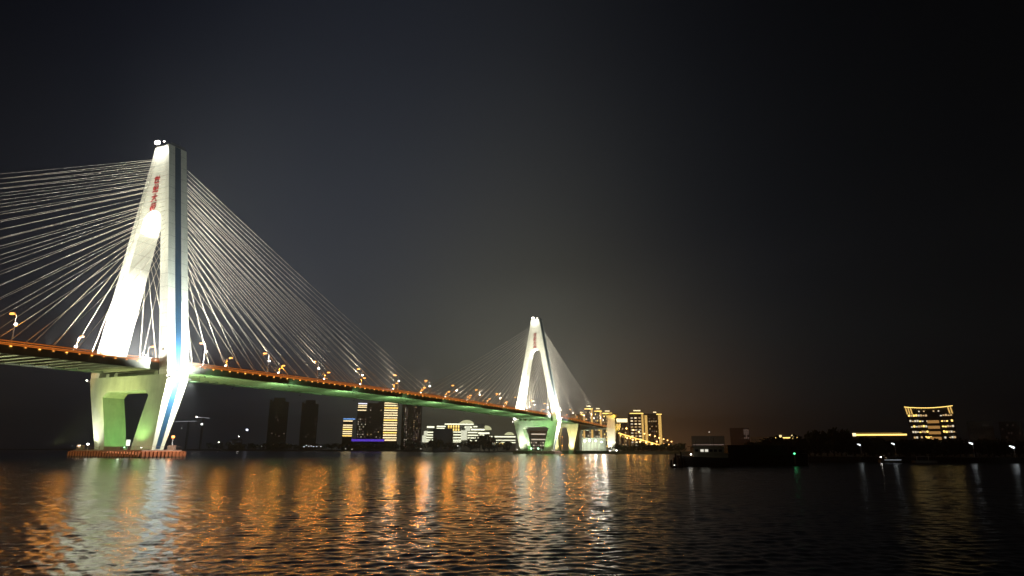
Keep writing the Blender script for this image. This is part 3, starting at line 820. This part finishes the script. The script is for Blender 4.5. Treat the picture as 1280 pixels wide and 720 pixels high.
# twin domed hall
b = B('twin_domed_hall', 'small hall with two lit domes and gold columns above the dark barge', 'building', 969, 997, 546.5, 520, 16)
b.wall(M_wb); b.strip(G_stry, 0, b.w, b.h - .9, .8)
for fx in (.22, .76):
    MB().box(b.w * fx - 1.1, b.w * fx + 1.1, -.4, -.02, b.h * .1, b.h - 1.2).build('lit_column', bpy.data.materials['gold_wash'], b.r)
    MB().ball((b.w * (fx + .02), 1.5, b.h + .9), 1.1).build('dome', glow('dome_gold', (1, .78, .35), 1.5) if 'dome_gold' not in bpy.data.materials else bpy.data.materials['dome_gold'], b.r)
b = B('small_office', 'small block with rows of gold windows right of the twin-domed hall', 'building', 1007.5, 1029, 542.5, 560, 16)
b.wall(M_wd); b.grid(0, b.w, b.h - 1.8, b.h, 8, 1, .9, [G_stry, G_wwin[1]], .6, .6); b.grid(.3, b.w * .33, b.h * .3, b.h - 2.2, 3, 3, .95, [G_wwin[0], G_wwin[1]], .6, .45)
b.grid(b.w * .6, b.w, b.h - 4.8, b.h - 2.4, 4, 1, .9, [G_wwin[0]], .6, .45)
b = B('long_pavilion', 'long low pavilion with a gold roofline left of the lit hotel', 'building', 1065, 1132, 541, 430, 16)
b.wall(M_wd); b.strip(G_stry, 2, b.w, b.h - 1.9, .9); b.strip(glow('dim_gold', (1, .6, .15), .35), 2, b.w * .92, b.h - .7, .5); b.strip(G_str, .2, 2.2, b.h - 2.2, 1.9)
# hotel with sagging roofline
b = B('flared_hotel', 'flared hotel with a sagging gold roofline and lit window rows on the right', 'building', 1130, 1190, 509, 420, 20)
m = b.m; Hh = b.h; w_ = b.w
fr = []
for k in range(13):
    t = k / 12; sag = 4 * t * (1 - t) * .95
    fr.append((t, sag))
mb = MB(); basel, baser = w_ * .13, w_ * .99
secs = []
for t, sag in fr:
    xt = w_ * t; xb = basel + (baser - basel) * t; zt_ = Hh - sag
    secs.append([(xb, 0, 0), (xt, 0, zt_), (xt, 20, zt_), (xb, 20, 0)])
mb.sec(secs); mb.build('wall', M_wd, b.r)
cn = MB(); cn.sec([[(w_ * t, -.5, Hh - sag - .12), (w_ * t, -.02, Hh - sag - .12), (w_ * t, -.02, Hh - sag + .25), (w_ * t, -.5, Hh - sag + .25)] for t, sag in fr]); cn.build('cornice_light', G_stry, b.r)
dp = bpy.data.materials['gold_wash']
for t in (.03, .08, .13, .90, .95):
    MB().sec([[(w_ * t - .35 + s_, -.4, z), (w_ * t + .35 + s_, -.4, z), (w_ * t + .35 + s_, -.02, z), (w_ * t - .35 + s_, -.02, z)] for z, s_ in ((Hh * .84, .6), (Hh - .6, 0))]).build('cornice_wash', dp, b.r)
for j in range(7):
    z = 1.8 + j * (Hh - 5.6) / 7
    sh = (basel) * (1 - z / Hh)
    if j < 6: MB().box(w_ * .44, w_ * .68, -.4, -.02, z + .2, z + 1.9).build('lit_atrium', glow('amber_atrium', (1, .50, .14), .42) if 'amber_atrium' not in bpy.data.materials else bpy.data.materials['amber_atrium'], b.r)
    for i in range(18):
        u = .05 + i * .052
        if .42 < u < .70: continue
        x = sh + (w_ - sh * .9) * u
        on = random.random() < .86
        part_box('window', w_ * .038, .25, 1.1 if random.random() < .6 else .7, random.choice([G_wwin[1], G_wwin[0], G_stry]) if on else M_glass, b.r, (x, -.1, z + 1.0 + .25 * random.random()))
for i in range(7): part_box('window', w_ * .03, .25, .7, G_wwin[i % 2] if i % 3 else M_glass, b.r, (w_ * (.2 + .1 * i), -.1, Hh - 3.3))
# faint block far right
b = B('apartment_block', 'nearly invisible dark block with a few faint windows at the right edge', 'building', 1208, 1240, 527, 600, 20)
b.wall(M_wd); b.grid(1, b.w - 1, 6, b.h * .95, 8, 6, .16, [glow('faint_window', (.6, .35, .3), .05)], .35, .4)
b = B('apartment_block', 'dark block with faint reddish windows, rightmost building of the skyline', 'building', 1248, 1276, 527, 600, 20)
b.wall(M_wd); b.grid(1, b.w - 1, 6, b.h * .95, 7, 6, .3, [bpy.data.materials['faint_window']], .35, .4)

# lit promenade wall under the approach span
p0, p1 = at(722, 545, 690), at(757, 545, 690)
r = thing('promenade_pavilion', 'pale glazed pavilion lit greenish white under the approach span', 'building', (p0.x, 690, 1.3))
W_ = p1.x - p0.x
MB().box(0, W_, 0, 10, 0, 14).build('wall', mat('pavilion_glazing', (.30, .32, .26), .4, var=.5, vscale=.25), r)
for i in range(8): MB().box(W_ * (i + .5) / 8, W_ * (i + .5) / 8 + .5, -.4, -.02, 0, 13).build('mullion', M_wb, r)
for k, (px, py) in enumerate(((724.5, 551), (730.5, 551.5), (737, 550.5), (744.5, 551), (752, 552.5))):
    lamp_ball(px, py, 684, 'white lamp in front of the pavilion under the approach span, %s from the left' % ORD[k], G_wht, 8000, (.93, 1, .8), .75, group='lamps under the approach span')
b = B('shopfront_block', 'low block with rows of warm shop windows seen through the far pylon feet', 'building', 662, 684, 538, 640, 10)
b.wall(M_wg); [b.strip(G_wwin[1], b.w * .1, b.w * .9, b.h * f, .9) for f in (.55, .8)]; b.grid(.5, b.w - .5, 2, b.h * .5, 7, 3, .5, [G_wwin[1], G_wwin[2]], .5, .4)
for k, (px, py) in enumerate(((693.5, 561), (702, 557), (703, 546), (700, 549))):
    lamp_ball(px, py, 585, 'warm lamp on the bank just right of the far pylon foot, %s of four' % ORD[k], G_wht if k == 0 else G_sod, 2500 if k == 0 else 700, WHT if k == 0 else SOD, .6 if k == 0 else .35, group='lamps beside the far pylon foot')

# ------------------------------------------------------------------ ramp with its lamps
rpts = [at(772, 541.5, 700), at(784, 545, 735), at(797, 549, 775), at(810, 552.5, 820), at(823, 556, 870), at(836, 559, 930)]
r = thing('ramp_viaduct', 'yellow-lit ramp road on columns sloping down to the right past the bridgehead tower', 'viaduct')
secs = [[(p.x, p.y - 5, p.z - 1.3), (p.x + 2, p.y + 5, p.z - 1.3), (p.x + 2, p.y + 5, p.z), (p.x, p.y - 5, p.z)] for p in rpts]
MB().sec(secs).build('ramp_deck', M_pier, r)
MB().sec([[(p.x - .1, p.y - 5.3, p.z - .4), (p.x - .1, p.y - 5.05, p.z - .4), (p.x - .1, p.y - 5.05, p.z + .5), (p.x - .1, p.y - 5.3, p.z + .5)] for p in rpts[:-1]]).build('edge_light', glow('amber_edge', (1, .56, .12), 4), r)
for k in range(len(rpts) - 1):
    for t in (.2, .7):
        p = rpts[k].lerp(rpts[k + 1], t)
        if p.z > 3.2: MB().box(p.x - .6, p.x + .6, p.y - 1.5, p.y + 1.5, 1.2, p.z - 1.31).build('column', M_pier, r); 
        MB().box(p.x - .5, p.x + .7, p.y - 5.6, p.y - 5.3, max(p.z - 2.6, 1.4), p.z - .6).build('drop_light', bpy.data.materials['amber_edge'], r)
pos = [(783, 535.5, 700), (791.7, 537.6, 722), (798.6, 539.7, 745), (805.5, 542, 770), (812, 543.6, 798), (818.7, 545.3, 825), (824, 547.4, 850), (829.4, 549, 880), (834.4, 550.5, 910), (839.3, 552, 945),
       (784, 547.5, 690), (791, 549.5, 700), (800, 552, 715), (807.6, 553, 730), (815.3, 555, 745), (821, 552, 800), (830.6, 554.6, 860), (836, 555.6, 900)]
for k, (px, py, Y) in enumerate(pos):
    row = 'upper row' if k < 10 else 'lower row'
    lamp_ball(px, py, Y, 'amber street lamp beside the ramp, %s in the %s from the left' % (ORD[k if k < 10 else k - 10], row), G_sodb, 1600, SOD, .85, group='amber lamps along the ramp', name='street_lamp', cat='street lamp')

# ------------------------------------------------------------------ cranes of a shipyard, far left
def crane(px0, py0, px1, py1, pxb, Y, label, lx, ly, rr):
    a, b_, c = at(px0, py0, Y), at(px1, py1, Y), at(pxb, py1, Y)
    r = thing('harbour_crane', label, 'crane', (c.x, Y, 1.3)); o = Vector((c.x, Y, 1.3))
    MB().box(-1.2, 1.2, -1.2, 1.2, 0, max(a.z, b_.z) - 1.3 - 1).build('mast', M_dark, r)
    MB().tube(a - o, b_ - o, .55, k=4).build('jib', M_pole, r)
    MB().tube(a - o + Vector((0, -.8, .1)), b_ - o + Vector((0, -.8, .1)), .40, k=4).build('light_line', glow('jib_light_%d' % px0, (.9, .93, 1), .55), r)
    l = at(lx, ly, Y) - o
    MB().ball(l + Vector((0, -1, 0)), rr).build('work_light', glow('work_light_%d' % px0, (.95, 1, .92), 4), r)
crane(218, 527, 246, 526.5, 236, 1060, 'harbour crane with a long level lit jib just right of the near pylon foot', 227.5, 535.5, .6)
crane(246, 521.3, 262, 522.8, 254, 1060, 'harbour crane with a short lit jib and a bright white lamp below it', 252.7, 530.2, 1.9)
p = at(246, 521.3, 1058); 
lamp_ball(245.8, 521.2, 1056, 'bright point lamp at the left tip of the short crane jib', G_wht, 0, r=1.3)
lamp_ball(308.8, 537.3, 1056, 'blue-white sign lamp on a mast left of the dark towers', glow('blue_white_glass', (.75, .8, 1), 3.5), 0, r=2.0)
lamp_ball(298.6, 545.5, 1056, 'small white lamp below and left of the blue-white sign lamp', G_wht, 0, r=.75)
lamp_ball(273.5, 552.8, 1056, 'small white lamp low on the far bank between the crane and the sign lamp', G_wht, 0, r=.75)
lamp_ball(327, 557.8, 1056, 'faint white lamp low on the bank at the foot of the left dark tower', glow('faint_lamp_glass', (1, 1, 1), .8), 0, r=.6)
b = B('warehouse', 'barely lit long shed on the far bank below the blue-white lamp', 'building', 286, 303, 549, 1080, 14); b.wall(M_wd); b.grid(1, b.w - 1, 3, b.h - 1, 7, 3, .5, [glow('faint_shed_window', (.6, .65, .9), .10)], .4, .4)

# ------------------------------------------------------------------ boats at the right
M_hull = mat('dark_hull', (.02, .016, .016), .6, var=.3, vscale=.6)
M_cab = mat('cabin_paint', (.22, .21, .16), .6, var=.2, vscale=.8)


def hull(mb, L, Wd, h, bow=.18):
    ss = []
    for t, wf in ((0, .75), (.06, .95), (.3, 1), (.75, 1), (1 - bow * .4, .7), (1, .08)):
        x = L * t; hw = Wd / 2 * wf; hz = h * (1 + .25 * (t ** 3))
        ss.append([(x, -hw * .7, -.3), (x, -hw, hz), (x, hw, hz), (x, hw * .7, -.3)])
    return mb.sec(ss)


Y = 120
p0, p1 = at(912, 575, Y), at(846, 575, Y)
r = thing('ferry_boat', 'pale-cabined work boat with a dark hull moored left of the dark barge', 'boat', (p0.x, Y, 0), PI)
Lh = p0.x - p1.x
hz = at(880, 572, Y).z
hull(MB(), Lh, 3.4, hz).build('hull', M_hull, r)
fx = lambda px: p0.x - at(px, 565, Y).x
ztop = at(880, 558, Y).z; zmid = at(880, 567, Y).z
cab = MB(); cab.box(fx(907), fx(864), -1.25, 1.25, hz, zmid - .02).box(fx(903), fx(865), -1.1, 1.1, zmid, ztop - .13)
cab.build('cabin', M_cab, r)
MB().box(fx(905), fx(862), -1.35, 1.35, ztop - .12, ztop).box(fx(908), fx(862), -1.5, 1.5, zmid - .02, zmid + .08).build('roof', M_cab, r)
for i, px in enumerate((869, 875.5, 881, 886.5, 892, 898)):
    lit = i in (1, 2)
    MB().box(-.28, .28, 1.11, 1.14, 0, .42).build('window', (bpy.data.materials.get('cabin_window_light') or glow('cabin_window_light', (1, .95, .8), .8)) if lit else M_glass, r, (fx(px), 0, zmid + .32))
MB().tube((fx(893), 0, ztop), (fx(893), 0, ztop + 1.6), .04).tube((fx(870), 0, ztop), (fx(870), 0, ztop + 1.0), .03).build('mast', M_dark, r)
MB().ball((fx(861), 1.3, at(861, 568, Y).z), .12).build('deck_lamp', G_wht, r)
point((at(861, 567, Y - 2.5).x, Y - 2.6, at(861, 567, Y).z), 8, (1, .95, .85), .08)
spot((at(885, 567, Y).x, Y - 9, 5.0), (at(885, 567, Y).x, Y, 1.8), 60, (1, .9, .65), 80, 1, .3)
# mooring piles and buoy lamp left of it
r = thing('mooring_dolphin', 'cluster of dark mooring piles at the bow of the pale-cabined boat', 'piles', (at(848, 575, 116).x, 116, 0))
for dx, dy, h in ((-.9, 0, 1.5), (-.4, .5, 2.2), (.1, -.2, 1.7), (.7, .3, 2.5), (1.1, -.3, 1.3), (-1.4, .4, 1.1)):
    MB().tube((dx, dy, -1), (dx * .8, dy, h), .2, .17).build('pile', M_hull, r)
r = thing('lit_buoy', 'round buoy with a white lamp low on the water left of the pale-cabined boat', 'buoy', (at(843, 582, 106).x, 106, 0))
MB().ball((0, 0, .1), .45).build('float', M_hull, r)
MB().ball((0, 0, at(843, 582, 106).z), .15).build('lamp', glow('buoy_lamp_glass', (1, .9, .8), 4), r)
# barge
Y = 134; p0 = at(905, 575, Y); p1 = at(1010, 575, Y)
r = thing('moored_barge', 'long black unlit barge moored right of the pale-cabined boat', 'barge', (p0.x, Y, 0))
hull(MB(), p1.x - p0.x, 5, at(950, 569, Y).z, .1).build('hull', M_hull, r)
zt_ = at(950, 556.5, Y).z
MB().box(.3, (p1.x - p0.x) * .72, -1.9, 1.9, at(950, 569, Y).z, zt_).box((p1.x - p0.x) * .74, (p1.x - p0.x) * .9, -1.6, 1.6, at(950, 569, Y).z, zt_ - .9).build('cargo_cover', M_hull, r)
t = lamp_ball(993, 567, 128, 'green navigation lamp at the right end of the black barge', glow('green_nav_glass', (.12, 1, .35), 3), 1, (.1, 1, .3), .20, 0.2, name='navigation_lamp')
lamp_ball(963.2, 557.2, 178, 'tiny white lamp above the black barge', glow('small_white_glass', (1, .95, .85), 3), 0, r=.22)
lamp_ball(932, 557.4, 182, 'tiny pinkish lamp above the left half of the black barge', glow('pink_glass', (1, .6, .6), 1), 0, r=.2)
lamp_ball(886.5, 540, 640, 'small white mast lamp above the pale-cabined boat', glow('mast_lamp_glass', (1, .85, .7), 1.5), 0, r=.5)
# bank lamps, white
for px, py, Yl, pw, rr, lb in ((1074, 556, 177, 4, .28, 'white bank lamp left of the lit launch'), (1116.5, 555, 176, 4, .28, 'white bank lamp right above the lit launch'),
                               (1214, 554.5, 174, 5, .34, 'white bank lamp right of the flared hotel'), (1265.5, 559, 168, 9, .42, 'brightest white bank lamp at the right edge')):
    p = at(px, py, Yl)
    t = thing('bank_lamp', lb, 'lamp', (p.x, Yl, 1.3), 0, 'white lamps on the right bank')
    MB().tube((.35, 0, 0), (.35, 0, p.z - 1.35), .05).tube((.35, 0, p.z - 1.35), (-.3, 0, p.z - 1.2), .04).build('pole', M_pole, t)
    MB().sec([[(-rr * 1.6, -.12, p.z - 1.30 + rr * .5), (-rr * 1.6, .12, p.z - 1.30 + rr * .5), (-rr * 1.6, .12, p.z - 1.28 + rr * .9), (-rr * 1.6, -.12, p.z - 1.28 + rr * .9)],
              [(rr * .8, -.2, p.z - 1.30 - rr * .8), (rr * .8, .2, p.z - 1.30 - rr * .8), (rr * .8, .2, p.z - 1.28 + rr * .4), (rr * .8, -.2, p.z - 1.28 + rr * .4)]]).build('lamp_head', bpy.data.materials.get('bank_lamp_glass') or glow('bank_lamp_glass', (.9, .97, 1), 2.2), t)
    point((p.x - .2, Yl - 1.0, p.z - .1), pw, (.85, .95, 1), .15)
# launch
Y = 166; p0, p1 = at(1098, 568, Y), at(1127, 568, Y)
r = thing('launch', 'low white launch with a lit gunwale below the white bank lamps', 'boat', (p0.x, Y, 0))
hull(MB(), p1.x - p0.x, 1.8, .75).build('hull', M_cab, r)
MB().box(1.6, 4.0, -.6, .6, .78, 1.5).build('cabin', M_cab, r)
MB().box(.8, (p1.x - p0.x) * .86, -.97, -.93, .62, .72).build('gunwale_light', glow('gunwale_glow', (.8, .9, 1), .35), r)
MB().ball((.2, -.6, 1.35), .18).build('stern_lamp', G_wht, r)
Y = 168; p0, p1 = at(1140, 567, Y), at(1168, 567, Y)
r = thing('pontoon', 'thin grey pontoon on the water below the flared hotel', 'pontoon', (p0.x, Y, 0))
MB().box(0, p1.x - p0.x, -.7, .7, -.3, .5).build('float', M_cab, r)
MB().tube((1, 0, .5), (1, 0, 1.5), .05).tube((4, 0, .5), (4, 0, 1.5), .05).tube((1, 0, 1.5), (4, 0, 1.5), .04).build('hand_rail', M_pole, r)
spot((p0.x + 2.5, Y - 4, 3.5), (p0.x + 2.5, Y, .3), 22, (.9, .95, 1), 90, 1, .2)

# ------------------------------------------------------------------ night haze over the river
if HAZE:
    hm = bpy.data.materials.new('haze'); hm.use_nodes = True; t = hm.node_tree; t.nodes.remove(t.nodes['Principled BSDF'])
    pv = t.nodes.new('ShaderNodeVolumePrincipled'); pv.inputs['Color'].default_value = (.82, .87, .95, 1); pv.inputs['Density'].default_value = HAZE
    pv.inputs['Anisotropy'].default_value = .3
    t.links.new(pv.outputs[0], t.nodes['Material Output'].inputs['Volume'])
    o = MB().box(-2950, 2950, -120, 2950, -3.5, 135).build('haze', hm); o['kind'] = 'stuff'
